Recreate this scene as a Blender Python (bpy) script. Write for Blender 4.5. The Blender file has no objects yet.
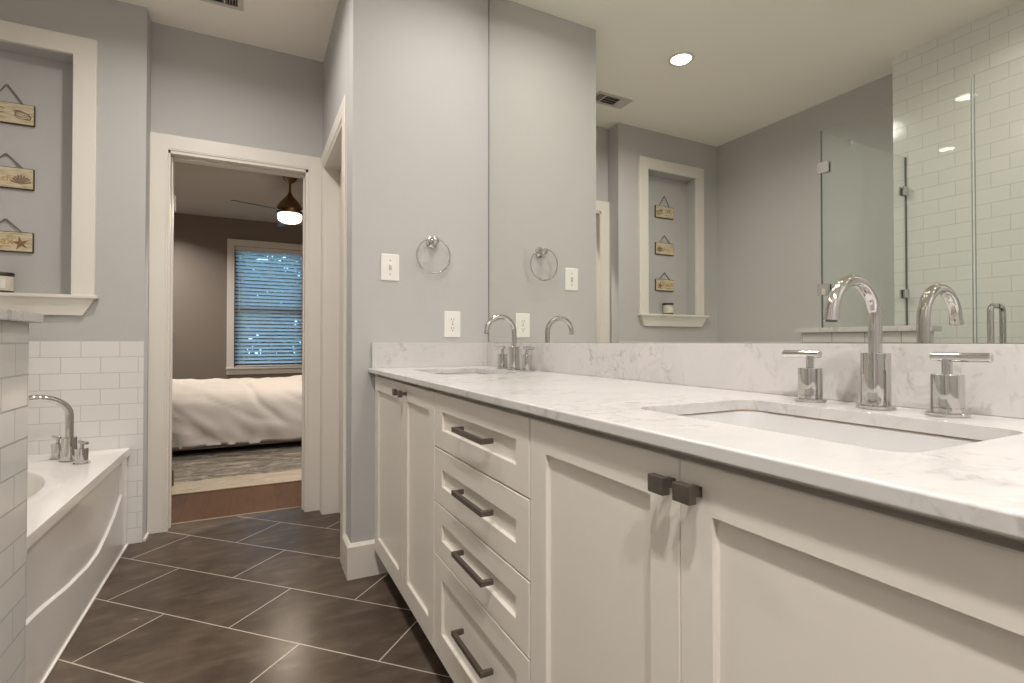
import bpy, bmesh, math, random
from mathutils import Vector, Matrix, noise
PI = math.pi
R = math.radians
random.seed(7)
scene = bpy.context.scene
COL = scene.collection

# ------------------------------------------------------------------ camera
cd = bpy.data.cameras.new('camera')
cam = bpy.data.objects.new('camera', cd)
COL.objects.link(cam)
cd.sensor_width = 36.0
cd.lens = 18.0
cd.shift_y = -5.1 / 1024
cd.clip_start = 0.02
cam.location = (0, 0, 1.015)
cam.rotation_euler = (R(90 + 0.65), 0, R(-26.97))
scene.camera = cam

# ------------------------------------------------------------------ world, exposure
W = bpy.data.worlds.new('dusk_sky')
scene.world = W
W.use_nodes = True
wn = W.node_tree
wn.nodes.clear()
wo = wn.nodes.new('ShaderNodeOutputWorld')
wb = wn.nodes.new('ShaderNodeBackground')
wb.inputs[0].default_value = (0.38, 0.66, 0.85, 1)
wb.inputs[1].default_value = 3.3
wn.links.new(wb.outputs[0], wo.inputs[0])
scene.view_settings.view_transform = 'Standard'
scene.view_settings.look = 'None'
scene.view_settings.gamma = 1.0
scene.view_settings.use_curve_mapping = False
scene.view_settings.exposure = 0.06
cy = scene.cycles
cy.use_denoising = True
cy.max_bounces = 16
cy.diffuse_bounces = 8
cy.glossy_bounces = 8
cy.transmission_bounces = 12
cy.transparent_max_bounces = 16
cy.sample_clamp_indirect = 6.0
cy.caustics_reflective = True
cy.caustics_refractive = False

CEIL = 2.737
# recessed downlights and added fill lamps of the same form: x, y, power, label
CANS = [
    (0.80, 1.74, 5.2, 2.8, 'recessed ceiling downlight above the far sink by the towel ring wall'),
    (0.80, 1.14, 4.0, 2.7, 'recessed ceiling downlight above the middle of the vanity'),
    (0.80, 0.52, 1.8, 2.7, 'recessed ceiling downlight above the near sink'),
    (-0.25, 2.29, 14.5, 2.8, 'glowing recessed downlight seen in the mirror, on the ceiling before the niche'),
    (-0.13, -0.12, 27.0, 3.0, 'added unseen fill downlight over the aisle, just behind the near sink'),  # added fill lamp, out of view, brightens the cabinet fronts
    (-0.98, 0.95, 2.0, 2.5, 'recessed ceiling downlight inside the shower'),
    (-0.10, -0.90, 30.0, 2.9, 'added unseen fill downlight near the rear wall, beyond the shower'),  # added fill behind the camera, for bounce and frontal light on the cabinets
    (0.95, 3.75, 34.0, 2.7, 'added unseen fill downlight in the bedroom beyond the doorway'),  # unseen lamp added to light the near side of the bed
    (-1.25, 7.30, 31.0, 2.4, 'recessed ceiling downlight in the bedroom beside the taupe wall'),
]

# ------------------------------------------------------------------ materials
def new_mat(name):
    m = bpy.data.materials.new(name)
    m.use_nodes = True
    n = m.node_tree.nodes
    return m, m.node_tree, n['Principled BSDF']

def pbr(name, col, rough=0.5, metal=0.0, spec=0.5, bump=None, bump_scale=200, coat=0.0, emit=None, estr=0.0):
    m, t, b = new_mat(name)
    b.inputs['Base Color'].default_value = (*col, 1)
    b.inputs['Roughness'].default_value = rough
    b.inputs['Metallic'].default_value = metal
    b.inputs['Specular IOR Level'].default_value = spec
    b.inputs['Coat Weight'].default_value = coat
    if emit:
        b.inputs['Emission Color'].default_value = (*emit, 1)
        b.inputs['Emission Strength'].default_value = estr
    if bump:
        g = t.nodes.new('ShaderNodeNewGeometry')
        no = t.nodes.new('ShaderNodeTexNoise')
        no.inputs['Scale'].default_value = bump_scale
        no.inputs['Detail'].default_value = 3
        bp = t.nodes.new('ShaderNodeBump')
        bp.inputs['Strength'].default_value = bump
        bp.inputs['Distance'].default_value = 0.002
        t.links.new(g.outputs['Position'], no.inputs['Vector'])
        t.links.new(no.outputs['Fac'], bp.inputs['Height'])
        t.links.new(bp.outputs[0], b.inputs['Normal'])
    return m

def mathn(t, op, a, b=None):
    n = t.nodes.new('ShaderNodeMath')
    n.operation = op
    for i, v in enumerate((a, b)):
        if v is None:
            continue
        if isinstance(v, (int, float)):
            n.inputs[i].default_value = v
        else:
            t.links.new(v, n.inputs[i])
    return n.outputs[0]

def ramp(t, fac, stops):
    n = t.nodes.new('ShaderNodeValToRGB')
    cr = n.color_ramp
    while len(cr.elements) < len(stops):
        cr.elements.new(0.5)
    for e, (p, c) in zip(cr.elements, stops):
        e.position = p
        e.color = (*c, 1) if len(c) == 3 else c
    t.links.new(fac, n.inputs[0])
    return n.outputs[0]

def mixc(t, fac, a, b, mode='MIX'):
    n = t.nodes.new('ShaderNodeMix')
    n.data_type = 'RGBA'
    n.blend_type = mode
    for sock, v in ((n.inputs[0], fac), (n.inputs[6], a), (n.inputs[7], b)):
        if isinstance(v, (int, float)):
            sock.default_value = v
        elif isinstance(v, tuple):
            sock.default_value = (*v, 1)
        else:
            t.links.new(v, sock)
    return n.outputs[2]

def noise_n(t, vec, scale, detail=4, rough=0.5, dist=0.0):
    n = t.nodes.new('ShaderNodeTexNoise')
    n.inputs['Scale'].default_value = scale
    n.inputs['Detail'].default_value = detail
    n.inputs['Roughness'].default_value = rough
    n.inputs['Distortion'].default_value = dist
    t.links.new(vec, n.inputs['Vector'])
    return n.outputs['Fac']

def posxyz(t):
    g = t.nodes.new('ShaderNodeNewGeometry')
    s = t.nodes.new('ShaderNodeSeparateXYZ')
    t.links.new(g.outputs['Position'], s.inputs[0])
    return g, s.outputs[0], s.outputs[1], s.outputs[2]

def comb(t, x, y, z=0.0):
    c = t.nodes.new('ShaderNodeCombineXYZ')
    for i, v in enumerate((x, y, z)):
        if isinstance(v, (int, float)):
            c.inputs[i].default_value = v
        else:
            t.links.new(v, c.inputs[i])
    return c.outputs[0]

def brick(t, vec, w, h, mortar, c1, c2, cm, smooth=0.1):
    n = t.nodes.new('ShaderNodeTexBrick')
    n.offset = 0.5
    n.offset_frequency = 2
    n.squash = 1.0
    n.inputs['Scale'].default_value = 1.0
    n.inputs['Brick Width'].default_value = w
    n.inputs['Row Height'].default_value = h
    n.inputs['Mortar Size'].default_value = mortar
    n.inputs['Mortar Smooth'].default_value = smooth
    n.inputs['Bias'].default_value = 0.0
    n.inputs['Color1'].default_value = (*c1, 1)
    n.inputs['Color2'].default_value = (*c2, 1)
    n.inputs['Mortar'].default_value = (*cm, 1)
    t.links.new(vec, n.inputs['Vector'])
    return n

def subway(name, zph, uph, rough=0.12, grout=(0.50, 0.485, 0.47), mortar=0.0016):
    m, t, b = new_mat(name)
    g, x, y, z = posxyz(t)
    sn = t.nodes.new('ShaderNodeSeparateXYZ')
    t.links.new(g.outputs['Normal'], sn.inputs[0])
    isx = mathn(t, 'GREATER_THAN', mathn(t, 'ABSOLUTE', sn.outputs[0]), 0.5)
    u = mathn(t, 'ADD', mathn(t, 'MULTIPLY', y, isx),
              mathn(t, 'MULTIPLY', x, mathn(t, 'SUBTRACT', 1.0, isx)))
    v = comb(t, mathn(t, 'ADD', u, 20 * 0.1525 - uph), mathn(t, 'ADD', z, 40 * 0.0785 - zph))
    br = brick(t, v, 0.1525, 0.0785, mortar, (0.72, 0.70, 0.675), (0.70, 0.68, 0.655), grout)
    t.links.new(br.outputs['Color'], b.inputs['Base Color'])
    b.inputs['Roughness'].default_value = rough
    rr = mathn(t, 'ADD', mathn(t, 'MULTIPLY', br.outputs['Fac'], 0.6), rough)
    t.links.new(rr, b.inputs['Roughness'])
    no = noise_n(t, g.outputs['Position'], 9.0, 2)
    h = mathn(t, 'SUBTRACT', mathn(t, 'MULTIPLY', no, 0.25), br.outputs['Fac'])
    bp = t.nodes.new('ShaderNodeBump')
    bp.inputs['Strength'].default_value = 0.35
    bp.inputs['Distance'].default_value = 0.0015
    t.links.new(h, bp.inputs['Height'])
    t.links.new(bp.outputs[0], b.inputs['Normal'])
    return m

def floor_tile():
    m, t, b = new_mat('slate_floor_tile')
    g, x, y, z = posxyz(t)
    k = 1 / math.sqrt(2)
    tt = mathn(t, 'MULTIPLY', mathn(t, 'SUBTRACT', x, y), k)
    ss = mathn(t, 'MULTIPLY', mathn(t, 'ADD', x, y), k)
    w, h = 0.6135, 0.3085
    v = comb(t, mathn(t, 'ADD', tt, 1.524 + 10 * w), mathn(t, 'ADD', ss, -1.737 + 10 * h))
    br = brick(t, v, w, h, 0.0024, (0, 0, 0), (1, 1, 1), (0.5, 0.5, 0.5), 0.05)
    n1 = noise_n(t, g.outputs['Position'], 3.2, 7, 0.6, 0.8)
    mpf = t.nodes.new('ShaderNodeMapping')
    mpf.inputs['Scale'].default_value = (1.0, 2.2, 1.0)
    t.links.new(g.outputs['Position'], mpf.inputs[0])
    n2 = noise_n(t, mpf.outputs[0], 6, 7, 0.58, 0.25)
    c = ramp(t, n1, [(0.30, (0.064, 0.045, 0.032)), (0.52, (0.104, 0.076, 0.056)), (0.72, (0.155, 0.117, 0.088))])
    c = mixc(t, 0.45, c, ramp(t, n2, [(0.22, (0.058, 0.040, 0.028)), (0.50, (0.108, 0.079, 0.058)), (0.78, (0.23, 0.18, 0.14))]))
    c = mixc(t, mathn(t, 'MULTIPLY', br.outputs['Color'], 0.22), c, (0.04, 0.032, 0.026))
    c = mixc(t, br.outputs['Fac'], c, (0.50, 0.44, 0.38))
    t.links.new(c, b.inputs['Base Color'])
    b.inputs['Specular IOR Level'].default_value = 0.10
    rr = mathn(t, 'ADD', 0.17, mathn(t, 'MULTIPLY', n2, 0.14))
    t.links.new(rr, b.inputs['Roughness'])
    hh = mathn(t, 'SUBTRACT', mathn(t, 'MULTIPLY', n2, 0.3), br.outputs['Fac'])
    bp = t.nodes.new('ShaderNodeBump')
    bp.inputs['Strength'].default_value = 0.25
    bp.inputs['Distance'].default_value = 0.002
    t.links.new(hh, bp.inputs['Height'])
    t.links.new(bp.outputs[0], b.inputs['Normal'])
    return m

def marble(name='white_marble', spots=1.0):
    m, t, b = new_mat(name)
    g, x, y, z = posxyz(t)
    p = g.outputs['Position']
    mp = t.nodes.new('ShaderNodeMapping')
    mp.inputs['Rotation'].default_value = (0.5, 0.3, 0.7)
    mp.inputs['Scale'].default_value = (1.0, 1.7, 1.2)
    t.links.new(p, mp.inputs[0])
    pv = mp.outputs[0]
    n1 = noise_n(t, pv, 3.4, 8, 0.62, 1.7)
    vein = mathn(t, 'ABSOLUTE', mathn(t, 'SUBTRACT', n1, 0.5))
    n2 = noise_n(t, pv, 2.2, 3)
    n3 = noise_n(t, pv, 24, 5, 0.6, 0.9)
    n4 = noise_n(t, pv, 5.5, 4, 0.5, 0.5)
    base = ramp(t, n4, [(0.3, (0.61, 0.58, 0.565)), (0.7, (0.565, 0.545, 0.535))])
    vf = mathn(t, 'MULTIPLY', ramp(t, vein, [(0.0, (1, 1, 1)), (0.045, (0, 0, 0))]),
               ramp(t, n2, [(0.44, (0, 0, 0)), (0.64, (1, 1, 1))]))
    c = mixc(t, mathn(t, 'MULTIPLY', vf, 0.48), base, (0.40, 0.385, 0.37))
    cl = ramp(t, n1, [(0.42, (0, 0, 0)), (0.78, (1, 1, 1))])
    c = mixc(t, mathn(t, 'MULTIPLY', cl, 0.28), c, (0.50, 0.485, 0.475))
    sp = mathn(t, 'MULTIPLY', ramp(t, n3, [(0.55, (0, 0, 0)), (0.66, (1, 1, 1))]),
               ramp(t, n2, [(0.38, (0, 0, 0)), (0.54, (1, 1, 1))]))
    c = mixc(t, mathn(t, 'MULTIPLY', sp, 0.45 * spots), c, (0.30, 0.265, 0.23))
    t.links.new(c, b.inputs['Base Color'])
    b.inputs['Roughness'].default_value = 0.16
    return m

def wood_floor():
    m, t, b = new_mat('walnut_planks')
    g, x, y, z = posxyz(t)
    v = comb(t, mathn(t, 'ADD', y, 30.0), mathn(t, 'ADD', x, 20.0))
    br = brick(t, v, 0.9, 0.130, 0.0012, (0, 0, 0), (1, 1, 1), (0.5, 0.5, 0.5))
    mp = t.nodes.new('ShaderNodeMapping')
    mp.inputs['Scale'].default_value = (9.0, 1.3, 1)
    t.links.new(g.outputs['Position'], mp.inputs[0])
    n = noise_n(t, mp.outputs[0], 4, 7, 0.65, 0.6)
    c = ramp(t, n, [(0.3, (0.028, 0.009, 0.003)), (0.7, (0.100, 0.038, 0.012))])
    c = mixc(t, mathn(t, 'MULTIPLY', br.outputs['Color'], 0.55), c, (0.15, 0.062, 0.022))
    c = mixc(t, br.outputs['Fac'], c, (0.02, 0.01, 0.006))
    t.links.new(c, b.inputs['Base Color'])
    b.inputs['Roughness'].default_value = 0.42
    b.inputs['Specular IOR Level'].default_value = 0.15
    return m

def rug_mat():
    m, t, b = new_mat('distressed_rug')
    g, x, y, z = posxyz(t)
    mp = t.nodes.new('ShaderNodeMapping')
    mp.inputs['Scale'].default_value = (1.0, 2.6, 1)
    t.links.new(g.outputs['Position'], mp.inputs[0])
    n1 = noise_n(t, mp.outputs[0], 6, 8, 0.75, 1.2)
    n2 = noise_n(t, mp.outputs[0], 2.0, 4, 0.6)
    field = ramp(t, n1, [(0.42, (0.085, 0.075, 0.065)), (0.52, (0.19, 0.165, 0.135)), (0.62, (0.36, 0.31, 0.245))])
    edge = ramp(t, n1, [(0.35, (0.34, 0.28, 0.21)), (0.65, (0.50, 0.42, 0.32))])
    inb = mathn(t, 'MULTIPLY', mathn(t, 'GREATER_THAN', mathn(t, 'ADD', y, mathn(t, 'MULTIPLY', n2, 0.25)), 4.52), 0.9)
    c = mixc(t, inb, edge, field)
    t.links.new(c, b.inputs['Base Color'])
    b.inputs['Roughness'].default_value = 0.95
    return m

def painted_board():
    m, t, b = new_mat('aged_cream_board')
    g, x, y, z = posxyz(t)
    mp = t.nodes.new('ShaderNodeMapping')
    mp.inputs['Scale'].default_value = (1, 1, 5)
    t.links.new(g.outputs['Position'], mp.inputs[0])
    n = noise_n(t, mp.outputs[0], 18, 6, 0.65, 0.5)
    c = ramp(t, n, [(0.32, (0.33, 0.26, 0.15)), (0.5, (0.58, 0.49, 0.33)), (0.7, (0.66, 0.58, 0.42))])
    t.links.new(c, b.inputs['Base Color'])
    b.inputs['Roughness'].default_value = 0.6
    return m

def glass_mat(name, tint=(0.972, 0.985, 0.974), rough=0.0):
    m, t, b = new_mat(name)
    t.nodes.remove(b)
    o = t.nodes['Material Output']
    tr = t.nodes.new('ShaderNodeBsdfTransparent')
    tr.inputs[0].default_value = (*tint, 1)
    gl = t.nodes.new('ShaderNodeBsdfGlossy')
    gl.inputs['Roughness'].default_value = rough
    fr = t.nodes.new('ShaderNodeFresnel')
    gg = t.nodes.new('ShaderNodeNewGeometry')
    # a thin pane: both faces of the sheet reflect as an air-to-glass surface
    t.links.new(mathn(t, 'SUBTRACT', 1.5, mathn(t, 'MULTIPLY', gg.outputs['Backfacing'], 1.5 - 1 / 1.5)), fr.inputs[0])
    mx = t.nodes.new('ShaderNodeMixShader')
    t.links.new(fr.outputs[0], mx.inputs[0])
    t.links.new(tr.outputs[0], mx.inputs[1])
    t.links.new(gl.outputs[0], mx.inputs[2])
    t.links.new(mx.outputs[0], o.inputs[0])
    return m

def mirror_mat():
    m, t, b = new_mat('mirror_silver')
    b.inputs['Base Color'].default_value = (0.885, 0.91, 0.865, 1)
    b.inputs['Metallic'].default_value = 1.0
    b.inputs['Roughness'].default_value = 0.0
    return m

def slat_mat():
    m, t, b = new_mat('white_blind_slat')
    b.inputs['Base Color'].default_value = (0.75, 0.76, 0.76, 1)
    b.inputs['Roughness'].default_value = 0.45
    o = t.nodes['Material Output']
    tl = t.nodes.new('ShaderNodeBsdfTranslucent')
    tl.inputs[0].default_value = (0.75, 0.80, 0.85, 1)
    mx = t.nodes.new('ShaderNodeMixShader')
    mx.inputs[0].default_value = 0.6
    t.links.new(b.outputs[0], mx.inputs[1])
    t.links.new(tl.outputs[0], mx.inputs[2])
    t.links.new(mx.outputs[0], o.inputs[0])
    return m

WALL = pbr('grey_wall_paint', (0.478, 0.465, 0.452), 0.6, bump=0.25, bump_scale=130, spec=0.3)
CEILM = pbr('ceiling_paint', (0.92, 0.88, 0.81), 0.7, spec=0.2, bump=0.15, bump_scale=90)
TRIM = pbr('white_trim_paint', (0.72, 0.675, 0.615), 0.38)
CAB = pbr('white_cabinet_paint', (0.72, 0.675, 0.615), 0.36)
CABIN = pbr('cabinet_interior', (0.10, 0.085, 0.07), 0.7)
TAUPE = pbr('taupe_wall_paint', (0.235, 0.195, 0.16), 0.6, bump=0.15, bump_scale=120, spec=0.3)
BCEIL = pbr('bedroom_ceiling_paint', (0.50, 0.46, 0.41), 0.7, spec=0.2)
CHROME = pbr('polished_chrome', (0.63, 0.615, 0.60), 0.045, 1.0)
NICKEL = pbr('brushed_nickel_hinge', (0.55, 0.53, 0.50), 0.25, 1.0)
BRONZE = pbr('dark_pewter_pull', (0.15, 0.125, 0.105), 0.42, 0.75)
PORC = pbr('white_porcelain', (0.62, 0.605, 0.60), 0.12)
ACRYL = pbr('white_acrylic', (0.88, 0.85, 0.82), 0.13)
PLASTIC = pbr('white_switch_plastic', (0.80, 0.77, 0.73), 0.35)
DARK = pbr('dark_slot', (0.02, 0.018, 0.016), 0.6)
BLACKTRIM = pbr('dark_edge_seal', (0.05, 0.047, 0.04), 0.3)
CAULK = pbr('tan_caulk', (0.32, 0.24, 0.15), 0.6)
MIRROR = mirror_mat()
GLASS = glass_mat('clear_shower_glass')
PANE = glass_mat('window_glass', (0.96, 0.98, 1.0))
GEDGE = pbr('green_glass_edge', (0.10, 0.13, 0.115), 0.15)
GEDGE2 = pbr('pale_glass_edge', (0.42, 0.45, 0.42), 0.1)
MARBLE = marble()
TILE_N = subway('subway_tile_wainscot', 1.02 , -0.74)
TILE_K = subway('subway_tile_knee_wall', 0.934, 0.02, grout=(0.40, 0.385, 0.365), mortar=0.0022)
TILE_S = subway('subway_tile_shower', 2.688, 1.551)
FLOOR = floor_tile()
WOOD = wood_floor()
RUG = rug_mat()
BOARD = painted_board()
BOARDEDGE = pbr('dark_board_edge', (0.06, 0.04, 0.025), 0.6)
ROPE = pbr('grey_jute_rope', (0.17, 0.145, 0.12), 0.9)
BROWNINK = pbr('brown_sign_lettering', (0.13, 0.08, 0.04), 0.7)
GOLDINK = pbr('gold_sign_lettering', (0.42, 0.26, 0.08), 0.7)
SHELLM = pbr('sepia_shell_paint', (0.27, 0.19, 0.12), 0.7)
STARM = pbr('rust_starfish_paint', (0.26, 0.14, 0.07), 0.7)
LEDM = pbr('downlight_lens', (1, 1, 1), 0.5, emit=(1.0, 0.93, 0.82), estr=9.0)
FANGLOW = pbr('fan_light_glass', (1, 1, 1), 0.4, emit=(1.0, 0.86, 0.66), estr=7.0)
BRASS = pbr('aged_bronze_fan', (0.25, 0.165, 0.085), 0.32, 1.0)
BLADE = pbr('fan_blade_slate', (0.10, 0.125, 0.15), 0.35, 0.4)
LINEN = pbr('white_linen', (0.74, 0.685, 0.63), 0.85, spec=0.2, bump=0.2, bump_scale=500)
BEDWOOD = pbr('bed_rail_fabric', (0.34, 0.28, 0.22), 0.8)
SLAT = slat_mat()
CANDLE = pbr('cream_jar_glass', (0.60, 0.55, 0.44), 0.2)
JARLID = pbr('dark_metal_lid', (0.08, 0.065, 0.05), 0.4, 0.8)
LABELM = pbr('white_jar_label', (0.72, 0.69, 0.63), 0.6)
LEAFM = pbr('garden_leaf', (0.05, 0.10, 0.05), 0.6)
BARK = pbr('garden_bark', (0.09, 0.06, 0.04), 0.9)
GROUND = pbr('garden_ground', (0.06, 0.07, 0.04), 0.9)
VENTM = pbr('vent_enamel', (0.60, 0.55, 0.49), 0.45)

# ------------------------------------------------------------------ mesh helpers
def root_loc(o):
    while o.parent:
        o = o.parent
    return Vector(o.location)

class MB:
    def __init__(self):
        self.bm = bmesh.new()

    def box(self, x0, x1, y0, y1, z0, z1, bev=0.0, seg=2):
        x0, x1 = min(x0, x1), max(x0, x1)
        y0, y1 = min(y0, y1), max(y0, y1)
        z0, z1 = min(z0, z1), max(z0, z1)
        bm = self.bm
        v = [bm.verts.new(p) for p in ((x0, y0, z0), (x1, y0, z0), (x1, y1, z0), (x0, y1, z0),
                                       (x0, y0, z1), (x1, y0, z1), (x1, y1, z1), (x0, y1, z1))]
        f = [bm.faces.new([v[i] for i in q]) for q in ((3, 2, 1, 0), (4, 5, 6, 7), (0, 1, 5, 4),
                                                       (1, 2, 6, 5), (2, 3, 7, 6), (3, 0, 4, 7))]
        if bev > 0:
            e = list({e for q in f for e in q.edges})
            bmesh.ops.bevel(bm, geom=e, offset=bev, segments=seg, profile=0.5, affect='EDGES')
        return self

    def quad(self, *pts):
        self.bm.faces.new([self.bm.verts.new(p) for p in pts])
        return self

    def rings(self, rings, cap0=True, cap1=True, closed=True):
        """loft a list of rings (same vertex count)"""
        bm = self.bm
        rv = [[bm.verts.new(p) for p in r] for r in rings]
        n = len(rv[0])
        for a, b in zip(rv, rv[1:]):
            for i in range(n if closed else n - 1):
                j = (i + 1) % n
                bm.faces.new((a[i], a[j], b[j], b[i]))
        if cap0:
            bm.faces.new(rv[0][::-1])
        if cap1:
            bm.faces.new(rv[-1])
        return self

    def lathe(self, prof, c=(0, 0, 0), n=32, axis='z', cap0=True, cap1=True):
        rings = []
        for r, h in prof:
            ring = []
            for i in range(n):
                a = 2 * PI * i / n
                u, v = r * math.cos(a), r * math.sin(a)
                if axis == 'z':
                    p = (u, v, h)
                elif axis == 'y':
                    p = (u, h, -v)
                else:
                    p = (h, u, v)
                ring.append(Vector(p) + Vector(c))
            rings.append(ring)
        return self.rings(rings, cap0, cap1)

    def tube(self, pts, r, n=16, cap=True, closed=False):
        pts = [Vector(p) for p in pts]
        rs = r if isinstance(r, (list, tuple)) else [r] * len(pts)
        m = len(pts)
        tang = []
        for i in range(m):
            a = pts[i - 1] if (i > 0 or closed) else pts[i]
            b = pts[(i + 1) % m] if (i < m - 1 or closed) else pts[i]
            tang.append((b - a).normalized())
        t0 = tang[0]
        ref = Vector((0, 0, 1)) if abs(t0.z) < 0.9 else Vector((1, 0, 0))
        nrm = t0.cross(ref).normalized()
        rings = []
        for i in range(m):
            t = tang[i]
            nrm = (nrm - t * nrm.dot(t)).normalized()
            bi = t.cross(nrm)
            rings.append([pts[i] + (nrm * math.cos(2 * PI * k / n) + bi * math.sin(2 * PI * k / n)) * rs[i] for k in range(n)])
        if closed:
            rings.append(rings[0])
            return self.rings(rings, False, False)
        return self.rings(rings, cap, cap)

    def prism(self, poly, axis, a, b):
        """extrude 2D polygon along axis between a and b; poly coords are the other two axes in xyz order"""
        def P(p, h):
            if axis == 'x':
                return (h, p[0], p[1])
            if axis == 'y':
                return (p[0], h, p[1])
            return (p[0], p[1], h)
        return self.rings([[P(p, a) for p in poly], [P(p, b) for p in poly]])

    def casing(self, plane, a0, a1, ztop, wid, base, front, zbot=0.0):
        """three-sided door casing: one profile swept up, over and down with mitred corners"""
        s = 1 if front > base else -1
        f = abs(front - base)
        prof = [(0, 0), (0, f - 0.005), (0.002, f - 0.002), (0.008, f - 0.002), (0.010, f), (wid - 0.003, f), (wid, f - 0.003), (wid, 0)]
        def P(a, t, z):
            return (a, base + s * t, z) if plane == 'y' else (base + s * t, a, z)
        rings = [[P(a0 - d, t, zbot) for d, t in prof], [P(a0 - d, t, ztop + d) for d, t in prof],
                 [P(a1 + d, t, ztop + d) for d, t in prof], [P(a1 + d, t, zbot) for d, t in prof]]
        return self.rings(rings)

    def frame4(self, x0, x1, z0, z1, wid, base, front):
        """four-sided mitred frame in a wall facing -y"""
        f = abs(front - base)
        prof = [(0, 0), (0, f - 0.004), (0.002, f - 0.001), (0.007, f - 0.001), (0.009, f), (wid - 0.003, f), (wid, f - 0.003), (wid, 0)]
        rings = [[(x0 - d, base - t, z0 - d * 0.001) for d, t in prof], [(x0 - d, base - t, z1 + d) for d, t in prof],
                 [(x1 + d, base - t, z1 + d) for d, t in prof], [(x1 + d, base - t, z0 - d * 0.001) for d, t in prof]]
        return self.rings(rings)

    def build(self, name, mat, parent=None, sharp=35, mats=None):
        bm = self.bm
        bmesh.ops.remove_doubles(bm, verts=bm.verts, dist=1e-6)
        bmesh.ops.recalc_face_normals(bm, faces=bm.faces)
        if parent is not None:
            bmesh.ops.translate(bm, verts=bm.verts, vec=-root_loc(parent))
        me = bpy.data.meshes.new(name)
        bm.to_mesh(me)
        bm.free()
        for m in (mats or [mat]):
            me.materials.append(m)
        me.polygons.foreach_set('use_smooth', [True] * len(me.polygons))
        me.set_sharp_from_angle(angle=R(sharp))
        o = bpy.data.objects.new(name, me)
        COL.objects.link(o)
        wmod = o.modifiers.new('weighted_normal', 'WEIGHTED_NORMAL')
        wmod.keep_sharp = True
        wmod.weight = 100
        if parent is not None:
            o.parent = parent
        return o

def tag(o, label, cat, group=None, kind=None):
    o['label'] = label
    o['category'] = cat
    if group:
        o['group'] = group
    if kind:
        o['kind'] = kind
    return o

def thing(name, label, cat, loc, group=None):
    o = bpy.data.objects.new(name, None)
    o.empty_display_size = 0.05
    COL.objects.link(o)
    o.location = loc
    return tag(o, label, cat, group)

def struct(name, mb, mat, parent=None):
    o = mb.build(name, mat, parent)
    o['kind'] = 'structure'
    return o

def copy_tree(o, loc, label, group=None):
    c = o.copy()
    COL.objects.link(c)
    c.location = loc
    c['label'] = label
    if group:
        c['group'] = group
    for ch in list(o.children):
        d = ch.copy()
        COL.objects.link(d)
        d.parent = c
        for g in list(ch.children):
            e = g.copy()
            COL.objects.link(e)
            e.parent = d
    return c

def boolean(o, cutter_mb):
    """cut a closed mesh from o and keep the result as plain mesh"""
    c = cutter_mb.build('cutter', None) if False else None
    bm = cutter_mb.bm
    bmesh.ops.recalc_face_normals(bm, faces=bm.faces)
    me = bpy.data.meshes.new('cutter')
    bm.to_mesh(me)
    bm.free()
    co = bpy.data.objects.new('cutter', me)
    COL.objects.link(co)
    co.matrix_world = o.matrix_world
    md = o.modifiers.new('cut', 'BOOLEAN')
    md.operation = 'DIFFERENCE'
    md.solver = 'EXACT'
    md.object = co
    bpy.context.view_layer.update()
    dg = bpy.context.evaluated_depsgraph_get()
    nm = bpy.data.meshes.new_from_object(o.evaluated_get(dg))
    o.modifiers.clear()
    o.data = nm
    bpy.data.objects.remove(co)
    nm.polygons.foreach_set('use_smooth', [True] * len(nm.polygons))
    nm.set_sharp_from_angle(angle=R(35))
    wmod = o.modifiers.new('weighted_normal', 'WEIGHTED_NORMAL')
    wmod.keep_sharp = True
    wmod.weight = 100

def rrect(cx, cy, hx, hy, r, n=8):
    pts = []
    for sx, sy, a0 in ((1, 1, 0), (-1, 1, 90), (-1, -1, 180), (1, -1, 270)):
        for k in range(n + 1):
            a = R(a0 + 90 * k / n)
            pts.append((cx + sx * (hx - r) + r * math.cos(a), cy + sy * (hy - r) + r * math.sin(a)))
    return pts

# ================================================================== SETTING
XM = 1.034      # mirror face
YR = 2.286      # towel ring wall
YN = 3.184      # niche wall
YD = 3.314      # bedroom door wall
XS = 0.385      # closet side wall
XL = -1.58      # wall behind tub
XT = -1.385     # shower tile wall

struct('floor', MB().box(-1.70, 1.16, -1.62, 3.41, -0.06, 0), FLOOR)
struct('floor_bedroom', MB().box(-3.2, 2.2, 3.41, 8.22, -0.06, -0.001), WOOD)
struct('trim_1', MB().box(-0.392, 0.284, 3.40, 3.418, -0.01, 0.004, 0.001), pbr('threshold_strip', (0.25, 0.19, 0.14), 0.5))
struct('ceiling', MB().box(-1.70, 1.16, -1.62, 3.43, CEIL, CEIL + 0.1), CEILM)
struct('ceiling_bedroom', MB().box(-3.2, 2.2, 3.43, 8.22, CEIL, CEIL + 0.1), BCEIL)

struct('wall_right', MB().box(1.040, 1.16, -1.62, 2.40, 0, CEIL), WALL)
struct('wall_end', MB().box(XS, 1.040, YR, 2.40, 0, CEIL, 0.006), WALL)
w = MB()
w.box(XS, 0.50, 2.40, 2.50, 0, CEIL)
w.box(XS, 0.50, 3.215, 3.314, 0, CEIL)
w.box(XS, 0.50, 2.50, 3.215, 2.062, CEIL)
struct('wall_closet', w, WALL)
w = MB()
w.box(-1.70, -0.405, YD, 3.43, 0, CEIL)
w.box(0.300, 1.16, YD, 3.43, 0, CEIL)
w.box(-0.405, 0.300, YD, 3.43, 2.055, CEIL)
struct('wall_bedroom', w, WALL)
struct('wall_closet_back', MB().box(1.04, 1.16, 2.40, 3.314, 0, CEIL), WALL)
w = MB()
w.box(XL, -1.308, YN, 3.310, 0, CEIL)
w.box(-0.780, -0.487, YN, 3.310, 0, CEIL)
w.box(-1.308, -0.780, YN, 3.310, 2.415, CEIL)
w.box(-1.308, -0.780, YN, 3.310, 0, 1.243)
w.box(-1.308, -0.780, 3.285, 3.310, 1.243, 2.415)
struct('wall_niche', w, WALL)
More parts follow.
